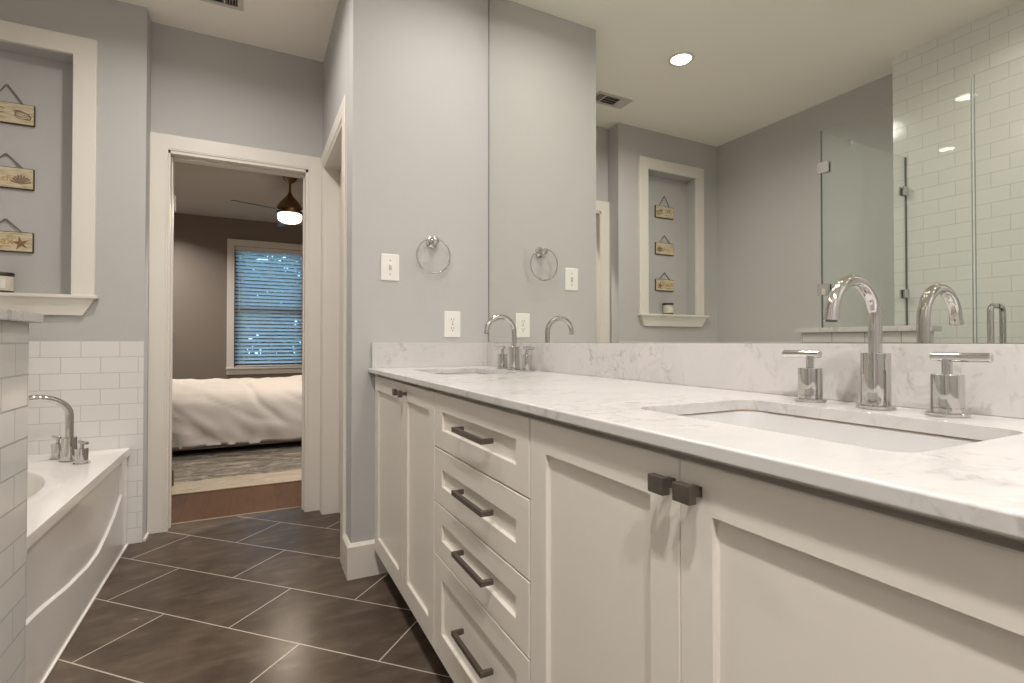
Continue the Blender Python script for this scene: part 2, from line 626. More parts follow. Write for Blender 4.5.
struct('wall_left', MB().box(-1.70, XL, 1.703, 3.314, 0, CEIL), WALL)
struct('wall_tub', MB().box(XL, -0.4885, 3.176, YN - 0.0005, 0, 1.02, 0.001), TILE_N)
struct('wall_tub_left', MB().box(XL + 0.0005, XL + 0.008, 1.704, 3.176, 0, 1.02, 0.001), TILE_N)
struct('wall_shower', MB().box(-1.70, XT, -0.05, 1.703, 0, CEIL), TILE_S)
struct('wall_shower_end', MB().box(XT, -0.505, -0.05, 0.10, 0, CEIL), TILE_S)
struct('wall_rear_left', MB().box(-1.70, -1.58, -1.62, -0.05, 0, CEIL), WALL)
struct('wall_rear', MB().box(-1.58, 1.04, -1.62, -1.5, 0, CEIL), WALL)
# bedroom shell
struct('wall_bedroom_left', MB().box(-3.2, -3.05, 3.43, 8.1, 0, CEIL), TAUPE)
struct('wall_bedroom_right', MB().box(2.05, 2.2, 3.43, 8.1, 0, CEIL), TAUPE)
struct('wall_bedroom_near_left', MB().box(-3.2, -0.405, 3.4305, 3.445, 0, CEIL), TAUPE)
struct('wall_bedroom_near_right', MB().box(0.300, 2.2, 3.4305, 3.445, 0, CEIL), TAUPE)
WX0, WX1, WZ0, WZ1 = -0.215, 0.70, 0.665, 2.36
w = MB()
w.box(-3.2, WX0, 8.1, 8.22, 0, CEIL)
w.box(WX1, 2.2, 8.1, 8.22, 0, CEIL)
w.box(WX0, WX1, 8.1, 8.22, 0, WZ0)
w.box(WX0, WX1, 8.1, 8.22, WZ1, CEIL)
struct('wall_bedroom_far', w, TAUPE)

# knee wall with tile, outside corner, L-shaped
w = MB()
w.prism([(-0.62, 1.17), (-0.500, 1.17), (-0.500, 1.703), (XT, 1.703), (XT, 1.588), (-0.62, 1.588)], 'z', 0, 1.063)
struct('wall_knee', w, TILE_K)
w = MB()
w.prism([(-0.645, 1.15), (-0.478, 1.15), (-0.478, 1.724), (XT + 0.001, 1.724), (XT + 0.001, 1.563), (-0.645, 1.563)], 'z', 1.0635, 1.088)
bmesh.ops.bevel(w.bm, geom=list(w.bm.edges), offset=0.002, segments=2, affect='EDGES')
cap = w.build('marble_cap', MARBLE)
tag(cap, 'white marble cap slab on top of the tiled shower half wall', 'wall cap')

struct('wall_curb', MB().box(-0.62, -0.505, 0.10, 1.169, 0, 0.10, 0.002), TILE_K)

# baseboards
def base_profile(t, h):
    return [(0, 0), (t, 0), (t, h - 0.012), (t * 0.45, h), (0, h)]
w = MB()
bb = 0.016
w.rings([
    [(XS - bb, YR - bb, 0), (XS - bb, YR - bb, 0.138), (XS - 0.006, YR - 0.006, 0.150), (XS, YR, 0.150), (XS, YR, 0)],
    [(0.60, YR - bb, 0), (0.60, YR - bb, 0.138), (0.60, YR - 0.006, 0.150), (0.60, YR, 0.150), (0.60, YR, 0)]])
w.rings([
    [(XS - bb, YR - bb, 0), (XS - bb, YR - bb, 0.138), (XS - 0.006, YR - 0.006, 0.150), (XS, YR, 0.150), (XS, YR, 0)],
    [(XS - bb, 2.414, 0), (XS - bb, 2.414, 0.138), (XS - 0.006, 2.414, 0.150), (XS, 2.414, 0.150), (XS, 2.414, 0)]])
struct('baseboard_end', w, TRIM)
w = MB()
w.box(-0.4865, -0.476, 3.188, 3.294, 0, 0.012)
struct('baseboard_niche', w, TRIM)
struct('baseboard_bedroom', MB().box(-3.05, 2.05, 8.084, 8.1, 0, 0.13, 0.003), TRIM)

# ---- bedroom doorway trim (door_1)
def casing_y(m, x0, x1, z0, z1, yb, yf):
    m.box(x0, x1, yf, yb, z0, z1, 0.003)
w = MB()
w.casing('y', -0.405, 0.300, 2.055, 0.084, YD, 3.296)
struct('trim_2', w, TRIM)
w = MB()
w.box(-0.405, -0.396, 3.303, 3.4445, 0, 2.055)
w.box(0.286, 0.300, 3.303, 3.4445, 0, 2.055)
w.box(-0.405, 0.300, 3.303, 3.4445, 2.040, 2.055)
w.box(-0.396, -0.389, 3.350, 3.385, 0, 2.038, 0.002)
w.box(0.277, 0.286, 3.350, 3.385, 0, 2.038, 0.002)
w.box(-0.396, 0.286, 3.350, 3.385, 2.030, 2.040, 0.002)
jamb = struct('door_1', w, TRIM)
for z in (0.25, 1.02, 1.80):
    w = MB()
    w.box(-0.3965, -0.3940, 3.392, 3.440, z - 0.045, z + 0.045)
    w.tube([(-0.392, 3.447, z - 0.045), (-0.392, 3.447, z + 0.045)], 0.006, 10)
    w.build('hinge', NICKEL, jamb)
# bedroom-side casing
w = MB()
w.box(-0.485, -0.400, 3.445, 3.462, 0, 2.140, 0.003)
w.box(0.295, 0.380, 3.445, 3.462, 0, 2.140, 0.003)
w.box(-0.485, 0.380, 3.445, 3.462, 2.050, 2.140, 0.003)
struct('trim_3', w, TRIM)

# ---- closet doorway in the side wall (door_2)
w = MB()
w.casing('x', 2.500, 3.213, 2.062, 0.084, XS, 0.372)
struct('trim_4', w, TRIM)
w = MB()
w.box(0.377, 0.505, 2.500, 2.516, 0, 2.062)
w.box(0.377, 0.505, 3.199, 3.215, 0, 2.062)
w.box(0.377, 0.505, 2.500, 3.215, 2.046, 2.062)
jm2 = struct('door_2', w, TRIM)
w = MB()
w.box(0.468, 0.503, 2.519, 3.196, 0.01, 2.043)
for z0, z1 in ((0.22, 0.95), (1.08, 1.90)):
    w.box(0.462, 0.468, 2.62, 3.095, z0, z1, 0.004)
w.build('door_panel', TRIM, jm2)
MB().lathe([(0.026, 0.468), (0.026, 0.462), (0.010, 0.458), (0.010, 0.440), (0.024, 0.432), (0.027, 0.42), (0.018, 0.408)],
           (0, 2.585, 0.95), 20, 'x').build('door_handle', NICKEL, jm2)

# ---- wall niche casing with sill and apron (trim_5)
w = MB()
yf = 3.166
w.frame4(-1.308, -0.780, 1.243, 2.415, 0.092, YN, yf)
w.box(-1.425, -0.672, 3.135, YN, 1.226, 1.243, 0.004)
w.box(-1.306, -0.782, YN, 3.284, 1.2432, 1.2455)
# apron with mitred returns (crown profile turned down)
def apron_ring(x0, x1, y, z):
    return [(x0, y, z), (x1, y, z), (x1, YN, z), (x0, YN, z)]
w.rings([apron_ring(-1.410, -0.687, 3.146, 1.226), apron_ring(-1.404, -0.693, 3.150, 1.214),
         apron_ring(-1.385, -0.712, 3.160, 1.18), apron_ring(-1.368, -0.729, 3.164, 1.153), apron_ring(-1.366, -0.731, 3.164, 1.146)])
struct('trim_5', w, TRIM)

# ---- bedroom window (window_1)
w = MB()
w.box(WX0 - 0.09, WX0, 8.080, 8.1, WZ0 - 0.02, WZ1 + 0.09, 0.003)
w.box(WX1, WX1 + 0.09, 8.080, 8.1, WZ0 - 0.02, WZ1 + 0.09, 0.003)
w.box(WX0, WX1, 8.080, 8.1, WZ1, WZ1 + 0.09, 0.003)
w.box(WX0 - 0.10, WX1 + 0.10, 8.055, 8.12, WZ0 - 0.025, WZ0, 0.004)
w.box(WX0 - 0.09, WX1 + 0.09, 8.082, 8.1, WZ0 - 0.10, WZ0 - 0.025, 0.003)
win = struct('window_1', w, TRIM)
w = MB()
DKF = pbr('window_sash_bronze', (0.05, 0.05, 0.055), 0.4)
w.box(WX0, WX0 + 0.045, 8.175, 8.215, WZ0, WZ1)
w.box(WX1 - 0.045, WX1, 8.175, 8.215, WZ0, WZ1)
w.box(WX0, WX1, 8.175, 8.215, WZ0, WZ0 + 0.05)
w.box(WX0, WX1, 8.175, 8.215, WZ1 - 0.05, WZ1)
w.box(WX0, WX1, 8.165, 8.212, 1.455, 1.515)
w.build('window_frame', DKF, win)
w = MB()
w.box(WX0 + 0.045, WX1 - 0.045, 8.193, 8.197, 1.515, WZ1 - 0.05)
w.box(WX0 + 0.045, WX1 - 0.045, 8.185, 8.189, WZ0 + 0.05, 1.455)
w.build('window_pane', PANE, win)

# ================================================================== VANITY
XF = 0.474                      # door faces
def KY(y): return y * 0.9834
def KZ(z): return 1.015 - (1.015 - z) * 0.9834
ZT, ZB = 0.870, 0.128
CT0, CT1 = 0.8825, 0.9015       # counter underside, top

def shaker(m, y0, y1, z0, z1, sl, sr, sb, st, depth=0.009, th=0.020, xf=XF):
    """front facing -x; sl = stile at high y, sr = stile at low y"""
    e = 0.0015
    o = [(y0, z0), (y1, z0), (y1, z1), (y0, z1)]
    i = [(y0 + sr, z0 + sb), (y1 - sl, z0 + sb), (y1 - sl, z1 - st), (y0 + sr, z1 - st)]
    c = 0.0025
    i2 = [(y0 + sr + c, z0 + sb + c), (y1 - sl - c, z0 + sb + c), (y1 - sl - c, z1 - st - c), (y0 + sr + c, z1 - st - c)]
    os_ = [(y0 + e, z0 + e), (y1 - e, z0 + e), (y1 - e, z1 - e), (y0 + e, z1 - e)]
    def rr(p, x): return [(x, a, b) for a, b in p]
    m.rings([rr(o, xf + th), rr(o, xf + e), rr(os_, xf), rr(i, xf), rr(i, xf + depth * 0.8), rr(i2, xf + depth)])

def carcass(root, y0, y1):
    m = MB()
    x0 = XF + 0.022
    t = 0.018
    m.box(x0, 1.035, y0, y0 + t, 0.105, CT0 - 0.001)
    m.box(x0, 1.035, y1 - t, y1, 0.105, CT0 - 0.001)
    m.box(x0, 1.035, y0 + t, y1 - t, 0.105, 0.105 + t)
    m.box(1.023, 1.035, y0 + t, y1 - t, 0.105 + t, CT0 - 0.001)
    m.box(x0, x0 + 0.02, y0 + t, y1 - t, 0.845, CT0 - 0.001)
    m.build('carcass', CAB, root)
    MB().box(x0 + 0.075, x0 + 0.093, y0, y1, 0.0, 0.105).build('toe_kick', CABIN, root)

def square_knob(root_part, y, z):
    m = MB()
    m.box(XF - 0.002, XF + 0.0, y - 0.007, y + 0.007, z - 0.006, z + 0.006)
    m.box(XF - 0.018, XF, y - 0.0065, y + 0.0065, z - 0.0055, z + 0.0055, 0.001)
    m.box(XF - 0.028, XF - 0.016, y - 0.0135, y + 0.0135, z - 0.011, z + 0.011, 0.0012)
    return m.build('knob', BRONZE, root_part)

def bar_pull(part, y0, y1, z):
    m = MB()
    xo = XF - 0.031
    hz = 0.006
    t = 0.0085
    # one U-shaped bar with square section
    pl = [(XF, y0), (xo, y0), (xo, y1), (XF, y1), (XF, y1 - t), (xo + t, y1 - t), (xo + t, y0 + t), (XF, y0 + t)]
    m.prism(pl, 'z', z - hz, z + hz)
    bmesh.ops.bevel(m.bm, geom=list(m.bm.edges), offset=0.0008, segments=1, affect='EDGES')
    return m.build('drawer_pull', BRONZE, part)

def door(root, y0, y1, ky, sl, sr):
    m = MB()
    shaker(m, y0, y1, ZB, ZT, sl, sr, 0.068, 0.057)
    d = m.build('door', CAB, root)
    square_knob(d, ky, 0.8385)
    return d

G = 0.0015
gd1, gd2 = 1.427, 0.8585     # drawer stack limits
s_far, s_near = 1.772, 0.4735
r1 = thing('vanity_cabinet', 'white two-door sink cabinet at the far end by the towel ring wall', 'cabinet', (0.76, 1.86, 0), 'vanity cabinets')
carcass(r1, gd1 + G, 2.2685)
door(r1, s_far + 0.0008, 2.222, s_far + 0.033, 0.052, 0.052)
door(r1, gd1 + 2 * G, s_far - 0.0008, s_far - 0.040, 0.052, 0.052)
MB().box(XF + 0.012, XF + 0.030, 2.225, 2.2855, 0.152, CT0 - 0.002, 0.001).build('filler_strip', CAB, r1)
r2 = thing('drawer_cabinet', 'white four-drawer cabinet between the two sink cabinets', 'cabinet', (0.76, 1.14, 0), 'vanity cabinets')
carcass(r2, gd2, gd1)
for (z0, z1), (p0, p1), hz in (((0.7165, ZT), (0.769, 0.821), 0.7985), ((0.5600, 0.7135), (0.612, 0.660), 0.642),
                               ((0.4115, 0.5570), (0.462, 0.508), 0.491), ((ZB, 0.4085), (0.203, 0.356), 0.296)):
    m = MB()
    shaker(m, gd2 + G, gd1 - G, z0, z1, 0.062, 0.054, p0 - z0, z1 - p1, 0.009)
    d = m.build('drawer', CAB, r2)
    bar_pull(d, 1.020, 1.203, hz)
r3 = thing('vanity_cabinet', 'white two-door sink cabinet nearest the camera, with two large square knobs', 'cabinet', (0.76, 0.46, 0), 'vanity cabinets')
carcass(r3, 0.0, gd2 - G)
door(r3, s_near + 0.0003, gd2 - 2 * G, 0.4868, 0.058, 0.052)
door(r3, 0.085, s_near - 0.0003, 0.4445, 0.050, 0.052)
MB().box(XF + 0.002, XF + 0.022, 0.0, 0.082, 0.108, CT0 - 0.002, 0.001).build('filler_strip', CAB, r3)

# countertop with two undermount cut-outs
SKY = (1.870, 0.488)
SX, SHX, SHY = 0.735, 0.145, 0.208
ct = thing('countertop', 'white veined marble vanity countertop with backsplash and two sink cut-outs', 'countertop', (0.75, 1.15, CT1))
m = MB()
m.box(0.456, 1.033, -0.005, YR - 0.0005, CT0, CT1, 0.0035, 3)
top = m.build('slab', MARBLE, ct)
bpy.context.view_layer.update()
for sy in SKY:
    c = MB()
    c.prism([(a - 0.75, b - 1.15) for a, b in rrect(SX, sy, SHX, SHY, 0.030, 10)], 'z', CT0 - 0.05 - CT1, 0.05)
    boolean(top, c)
MB().box(1.018, 1.0335, -0.005, YR - 0.021, CT1, 1.0125, 0.0015).build('backsplash', MARBLE, ct)
MB().box(0.470, 1.0335, YR - 0.0205, YR - 0.0005, CT1, 1.0125, 0.0015).build('side_splash', MARBLE, ct)

# sink bowls
def sink(y, label):
    root = thing('sink', label, 'sink', (SX, y, CT0), 'undermount sinks')
    def ring(dx, dz, r):
        return [(a, b, CT0 + dz) for a, b in rrect(SX, y, SHX + dx, SHY + dx, max(0.012, r), 10)]
    m = MB()
    prof = [(0.030, -0.014, 0.07), (0.030, -0.002, 0.07), (0.004, -0.002, 0.048), (0.0015, -0.006, 0.048), (-0.002, -0.05, 0.05), (-0.008, -0.095, 0.055),
            (-0.022, -0.122, 0.06), (-0.055, -0.134, 0.06), (-0.115, -0.139, 0.025),
            (-0.115, -0.151, 0.025), (-0.050, -0.146, 0.06), (-0.010, -0.132, 0.06), (0.006, -0.098, 0.055), (0.011, -0.014, 0.05)]
    m.rings([ring(*p) for p in prof] + [ring(*prof[0])], False, False)
    m.build('basin', PORC, root)
    # bead of caulk between marble and bowl
    pts = [(a, b, CT0 - 0.0012) for a, b in rrect(SX, y, SHX + 0.003, SHY + 0.003, 0.048, 10)]
    MB().tube(pts, 0.0011, 6, closed=True).build('seal', CAULK, root)
    MB().lathe([(0.026, -0.150), (0.029, -0.139), (0.029, -0.1365), (0.022, -0.1355), (0.020, -0.139), (0.006, -0.139)],
               (SX, y, CT0), 24).build('drain', CHROME, root)
    MB().tube([(SX, y, CT0 - 0.15), (SX, y, CT0 - 0.30)], 0.02, 14).build('tailpiece', CHROME, root)
    return root
sink(SKY[0], 'small-looking far undermount sink beside the towel ring wall')
sink(SKY[1], 'large near undermount rectangular sink at lower right of the counter')

# widespread faucets
def faucet(yo, label):
    x, y, z = 0.955, yo, CT1
    root = thing('faucet', label, 'faucet', (x, yo, CT1), 'widespread vanity faucets')
    m = MB()
    m.lathe([(0.0275, 0.0002), (0.0288, 0.001), (0.0288, 0.005), (0.0275, 0.0065), (0.0222, 0.0068), (0.0222, 0.0935), (0.0215, 0.0952), (0.010, 0.0953)], (x, y, z), 40)
    m.build('spout_base', CHROME, root)
    m = MB()
    rr = 0.0610
    zc = 1.056
    pts = [(x, y, z + 0.094), (x, y, zc - 0.02), (x, y, zc)]
    for k in range(1, 25):
        a = R(176 * k / 24)
        pts.append((x - rr + rr * math.cos(a), y, zc + rr * math.sin(a)))
    p = Vector(pts[-1])
    dr = (Vector(pts[-1]) - Vector(pts[-2])).normalized()
    pts += [tuple(p + dr * 0.002), tuple(p + dr * 0.0025), tuple(p + dr * 0.011)]
    rs = [0.0104] * (len(pts) - 2) + [0.0114, 0.0114]
    m.tube(pts, rs, 24)
    sp = m.build('spout', CHROME, root)
    m = MB()
    m.tube([p + dr * 0.0109, p + dr * 0.0116], 0.0088, 20)
    m.build('aerator', DARK, sp)
    for hy, s in ((yo + 0.118, 1), (yo - 0.100, -1)):
        m = MB()
        m.lathe([(0.0265, 0.0002), (0.0275, 0.001), (0.0275, 0.0045), (0.0262, 0.006), (0.0210, 0.0063), (0.0210, 0.0125), (0.0204, 0.0130),
                 (0.0210, 0.0135), (0.0210, 0.0625), (0.0202, 0.064), (0.008, 0.0641)], (x + 0.004, hy, z), 36)
        h = m.build('handle', CHROME, root)
        m = MB()
        m.tube([(x + 0.004, hy, z + 0.063), (x + 0.004, hy, z + 0.089)], 0.0070, 16)
        ya, yb = hy - s * 0.020, hy + s * 0.054
        m.tube([(x + 0.004, ya, z + 0.0905), (x + 0.004, ya + s * 0.001, z + 0.0905), (x + 0.004, yb - s * 0.001, z + 0.0905), (x + 0.004, yb, z + 0.0905)],
               [0.0062, 0.0072, 0.0072, 0.0062], 20)
        m.build('lever', CHROME, h)
    return root
f1 = faucet(0.501, 'large near chrome gooseneck faucet with two lever handles, at the near sink')
faucet(1.858, 'small-looking far chrome gooseneck faucet, beside the wall outlet')

# wall mirror
m = MB()
m.box(XM, 1.0395, -0.02, 2.2805, 1.0135, 2.733)
mir = tag(m.build('wall_mirror', MIRROR), 'large frameless wall mirror above the marble backsplash', 'mirror')
w = MB()
w.box(XM - 0.0008, 1.0396, 2.2806, 2.2835, 1.0135, 2.733)
w.box(XM - 0.0008, 1.0396, -0.02, 2.2835, 1.0127, 1.0134)
w.build('edge_strip', BLACKTRIM, mir)

# ================================================================== WALL FITTINGS
# towel ring
tr = thing('towel_ring', 'chrome towel ring hanging on the grey wall between switch and mirror', 'towel ring', (0.745, YR, 1.479))
m = MB()
cx, cz = 0.745, 1.479
prof = [(0.0270, -0.0003), (0.0275, -0.003), (0.0265, -0.007), (0.018, -0.010), (0.0125, -0.016), (0.0115, -0.026), (0.0135, -0.032), (0.0185, -0.038), (0.0205, -0.045), (0.0185, -0.052), (0.012, -0.057), (0.004, -0.059)]
m.lathe([(r, YR + h) for r, h in prof], (cx, 0, cz), 28, 'y')
m.build('mount', CHROME, tr)
m = MB()
rc = Vector((cx - 0.004, YR - 0.045, cz - 0.069))
m.tube([rc + Vector((0.079 * math.cos(2 * PI * k / 64), 0.006 * (1 - math.sin(2 * PI * k / 64)) * 0.8, 0.079 * math.sin(2 * PI * k / 64))) for k in range(64)], 0.0038, 12, closed=True)
m.build('ring', CHROME, tr)

# light switch
sw = thing('light_switch', 'white toggle light switch plate on the grey wall, left of the towel ring', 'light switch', (0.550, YR, 1.350))
m = MB()
m.box(0.510, 0.591, YR - 0.006, YR - 0.0003, 1.290, 1.409, 0.003, 3)
m.build('plate', PLASTIC, sw)
m = MB()
m.box(0.545, 0.556, YR - 0.0085, YR - 0.006, 1.337, 1.362)
m.build('toggle_slot', pbr('switch_slot', (0.45, 0.43, 0.40), 0.5), sw)
m = MB()
m.prism([(YR - 0.008, 1.343), (YR - 0.008, 1.356), (YR - 0.019, 1.363), (YR - 0.019, 1.355)], 'x', 0.547, 0.554)
m.build('toggle', PLASTIC, sw)
for z in (1.319, 1.380):
    m = MB()
    m.lathe([(0.0032, YR - 0.0062), (0.003, YR - 0.0072), (0.001, YR - 0.0075)], (0.5505, 0, z), 12, 'y')
    m.build('screw', NICKEL, sw)

# outlet
ol = thing('wall_outlet', 'white duplex power outlet on the grey wall just above the side splash', 'outlet', (0.845, YR, 1.099))
m = MB()
m.box(0.805, 0.886, YR - 0.006, YR - 0.0003, 1.038, 1.161, 0.003, 3)
m.build('plate', PLASTIC, ol)
for z in (1.079, 1.120):
    m = MB()
    m.prism(rrect(0.8455, z, 0.0165, 0.0145, 0.010, 6), 'y', YR - 0.0075, YR - 0.006)
    s = m.build('socket', PLASTIC, ol)
    m = MB()
    m.box(0.8385, 0.8405, YR - 0.0078, YR - 0.0074, z - 0.002, z + 0.008)
    m.box(0.8505, 0.8525, YR - 0.0078, YR - 0.0074, z - 0.001, z + 0.007)
    m.lathe([(0.0025, YR - 0.0074), (0.0025, YR - 0.0078)], (0.8455, 0, z - 0.008), 10, 'y')
    m.build('slot', DARK, s)
m = MB()
m.lathe([(0.003, YR - 0.006), (0.003, YR - 0.007), (0.001, YR - 0.0073)], (0.8455, 0, 1.0995), 12, 'y')
m.build('screw', NICKEL, ol)

# ================================================================== SIGNS AND JAR IN THE NICHE
def text_part(txt, size, x, y, z, mat, parent, name='lettering'):
    """letters facing -y, right edge given by x"""
    cu = bpy.data.curves.new(name, 'FONT')
    cu.body = txt
    cu.size = size
    cu.extrude = 0.0006
    cu.align_x = 'RIGHT'
    cu.align_y = 'CENTER'
    to = bpy.data.objects.new(name, cu)
    COL.objects.link(to)
    bpy.context.view_layer.update()
    dg = bpy.context.evaluated_depsgraph_get()
    me = bpy.data.meshes.new_from_object(to.evaluated_get(dg))
    bpy.data.objects.remove(to)
    rl = root_loc(parent)
    me.transform(Matrix.Translation(Vector((x, y, z)) - rl) @ Matrix.Rotation(R(90), 4, 'X'))
    me.materials.clear()
    me.materials.append(mat)
    o = bpy.data.objects.new(name, me)
    COL.objects.link(o)
    o.parent = parent
    return o

def conch(m, cx, cz, y):
    # spiral shell: body ellipse, whorl lines
    for k in range(5):
        a = 1 - k * 0.17
        pts = [(cx - 0.004 * k + 0.027 * a * math.cos(t), y, cz + 0.003 * k + 0.017 * a * math.sin(t)) for t in [2 * PI * i / 28 for i in range(29)]]
        m.tube(pts, 0.0014, 6)
    m.tube([(cx + 0.02, y, cz + 0.012), (cx + 0.034, y, cz - 0.004), (cx + 0.030, y, cz - 0.016), (cx + 0.01, y, cz - 0.017)], 0.0035, 8)
    m.tube([(cx - 0.030, y, cz + 0.020), (cx - 0.01, y, cz + 0.022), (cx + 0.012, y, cz + 0.014)], 0.0028, 8)

def scallop(m, cx, cz, y):
    for k in range(9):
        a = R(18 + 18 * k)
        m.tube([(cx, y, cz - 0.022), (cx + 0.036 * math.cos(a) * 0.6, y, cz - 0.022 + 0.042 * math.sin(a) * 0.6), (cx + 0.038 * math.cos(a), y, cz - 0.022 + 0.044 * math.sin(a))], [0.0012, 0.0030, 0.0042], 8)

def star(m, cx, cz, y):
    p = []
    for k in range(10):
        a = R(100 + 36 * k)
        rr = 0.034 if k % 2 == 0 else 0.011
        p.append((cx + rr * math.cos(a), cz + rr * math.sin(a)))
    m.prism(p, 'y', y - 0.003, y)

def sign(zt, zb, nz, motif, word, ink, mmat, label, tx, ts, tz):
    x0, x1 = -1.152, -0.948
    yb, yfr = 3.2845, 3.272
    root = thing('hanging_sign', label, 'sign', (-1.053, yb, nz), 'beach signs in the niche')
    m = MB()
    m.box(x0, x1, yfr, yb, zb, zt, 0.003)
    m.build('board', BOARDEDGE, root)
    m = MB()
    m.box(x0 + 0.004, x1 - 0.004, yfr - 0.0012, yfr + 0.001, zb + 0.0045, zt - 0.0035, 0.0005)
    m.build('painted_face', BOARD, root)
    m = MB()
    m.tube([(x0 + 0.045, 3.277, zt - 0.003), (x0 + 0.048, 3.277, zt + 0.004), (-1.055, 3.279, nz - 0.001), (-1.051, 3.279, nz - 0.001), (x1 - 0.048, 3.277, zt + 0.004), (x1 - 0.045, 3.277, zt - 0.003)], 0.0028, 8)
    m.build('rope', ROPE, root)
    m = MB()
    m.lathe([(0.0025, 3.2845), (0.0025, 3.277), (0.0045, 3.276), (0.003, 3.274)], (-1.053, 0, nz - 0.004), 10, 'y')
    m.build('nail', NICKEL, root)
    m = MB()
    motif(m, x1 - 0.047, (zt + zb) / 2 - 0.006, yfr - 0.0012)
    m.build('shell_motif', mmat, root)
    text_part(word, ts, tx, yfr - 0.0012, tz, ink, root)
    return root
sign(2.168, 2.066, 2.254, conch, 'YC', BROWNINK, SHELLM, 'top wooden sign in the wall niche, painted with a spiral shell', -1.060, 0.040, 2.124)
sign(1.857, 1.754, 1.921, scallop, 'each', GOLDINK, SHELLM, 'middle wooden sign in the wall niche, painted with a fan shell', -1.030, 0.040, 1.800)
sign(1.547, 1.449, 1.606, star, 'Relax', GOLDINK, STARM, 'lowest wooden sign in the wall niche, painted with a starfish', -1.020, 0.052, 1.500)
jr = thing('candle_jar', 'small cream jar with dark lid standing on the niche sill', 'jar', (-1.050, 3.237, 1.2455))
jc = (-1.050, 3.237, 1.2455)
MB().lathe([(0.036, 0.0), (0.040, 0.003), (0.0405, 0.012), (0.042, 0.02), (0.042, 0.070), (0.0405, 0.078), (0.038, 0.082)], jc, 32).build('jar_body', CANDLE, jr)
MB().lathe([(0.039, 0.0805), (0.044, 0.0815), (0.045, 0.084), (0.045, 0.094), (0.043, 0.097), (0.015, 0.098)], jc, 32).build('lid', JARLID, jr)
MB().lathe([(0.0412, 0.0005), (0.0425, 0.003), (0.0425, 0.010), (0.0412, 0.011)], jc, 32, cap0=False, cap1=False).build('base_band', JARLID, jr)
m = MB()
m.rings([[(jc[0] + 0.0428 * math.cos(R(a)), jc[1] + 0.0428 * math.sin(R(a)), jc[2] + h) for a in range(215, 306, 6)] for h in (0.022, 0.064)], False, False, closed=False)
m.build('label_paper', LABELM, jr)

# ================================================================== TUB
TX0, TX1, TY0, TY1, TZ = XL + 0.009, -0.542, 1.7055, 3.1745, 0.485
tb = thing('bathtub', 'white drop-in soaking bathtub with moulded front skirt', 'bathtub', (-1.06, 2.44, 0))
EC = (-1.070, 2.36)
EA, EB = 0.430, 0.570
N = 112
angs = [2 * PI * k / N for k in range(N)]
for (px, py) in ((TX0, TY0), (TX1, TY0), (TX1, TY1), (TX0, TY1)):
    a = math.atan2((py - EC[1]), (px - EC[0])) % (2 * PI)
    i = min(range(N), key=lambda k: abs(angs[k] - a))
    angs[i] = a
def rectpt(a, inset=0.0):
    dx, dy = math.cos(a), math.sin(a)
    x0, x1, y0, y1 = TX0 + inset, TX1 - inset, TY0 + inset, TY1 - inset
    t = 1e9
    if dx > 1e-9: t = min(t, (x1 - EC[0]) / dx)
    if dx < -1e-9: t = min(t, (x0 - EC[0]) / dx)
    if dy > 1e-9: t = min(t, (y1 - EC[1]) / dy)
    if dy < -1e-9: t = min(t, (y0 - EC[1]) / dy)
    return EC[0] + dx * t, EC[1] + dy * t
def ellpt(a, da, db, cy=0.0):
    A, B = EA + da, EB + db
    dx, dy = math.cos(a), math.sin(a)
    t = 1 / math.sqrt((dx / A) ** 2 + (dy / B) ** 2)
    return EC[0] + dx * t, EC[1] + cy + dy * t
rings = []
def rr_(inset, z): rings.append([(*rectpt(a, inset), z) for a in angs])
def er_(da, db, z, cy=0.0): rings.append([(*ellpt(a, da, db, cy), z) for a in angs])
rr_(0.012, TZ - 0.037); rr_(0.0005, TZ - 0.037); rr_(0.0, TZ - 0.0355); rr_(0.0, TZ - 0.004); rr_(0.001, TZ - 0.001); rr_(0.004, TZ)
er_(0.010, 0.010, TZ); er_(0.004, 0.004, TZ + 0.001); er_(-0.010, -0.010, TZ + 0.001); er_(-0.024, -0.024, TZ + 0.001)
er_(-0.032, -0.032, TZ - 0.001); er_(-0.040, -0.040, TZ - 0.014); er_(-0.048, -0.052, TZ - 0.08); er_(-0.055, -0.07, TZ - 0.20)
er_(-0.085, -0.12, TZ - 0.30); er_(-0.13, -0.18, TZ - 0.36); er_(-0.22, -0.30, TZ - 0.385); er_(-0.40, -0.53, TZ - 0.39)
m = MB()
m.rings(rings, False, True)
m.build('tub_shell', ACRYL, tb)
MB().lathe([(0.030, 0), (0.034, 0.002), (0.033, 0.006), (0.024, 0.007), (0.022, 0.004), (0.006, 0.004)], (EC[0], EC[1] + 0.30, TZ - 0.384), 24).build('drain', CHROME, tb)
# front skirt with an S-curved ledge
def curve_z(y):
    pts = [(1.70, 0.262), (1.92, 0.229), (2.33, 0.172), (2.50, 0.155), (2.63, 0.155), (2.76, 0.178), (2.90, 0.215), (3.02, 0.262), (3.10, 0.31), (3.18, 0.38)]
    for (a, za), (b, zb) in zip(pts, pts[1:]):
        if a <= y <= b:
            t = (y - a) / (b - a)
            t = t * t * (3 - 2 * t) * 0.4 + t * 0.6
            return za + (zb - za) * t
    return pts[0][1] if y < pts[0][0] else pts[-1][1]
def sstep(a, b, v):
    t = max(0, min(1, (v - a) / (b - a)))
    return t * t * (3 - 2 * t)
m = MB()
ny, nz = 180, 180
grid = []
for j in range(ny + 1):
    y = TY0 + (TY1 - TY0) * j / ny
    row = []
    for k in range(nz + 1):
        z = (TZ - 0.038) * k / nz
        up = sstep(0, 0.004, z - curve_z(y)) * (1 - sstep(3.035, 3.062, y))
        x = -0.551 - 0.009 * up
        if k > nz - 3:
            x -= 0.002
        row.append(m.bm.verts.new((x, y, z)))
    grid.append(row)
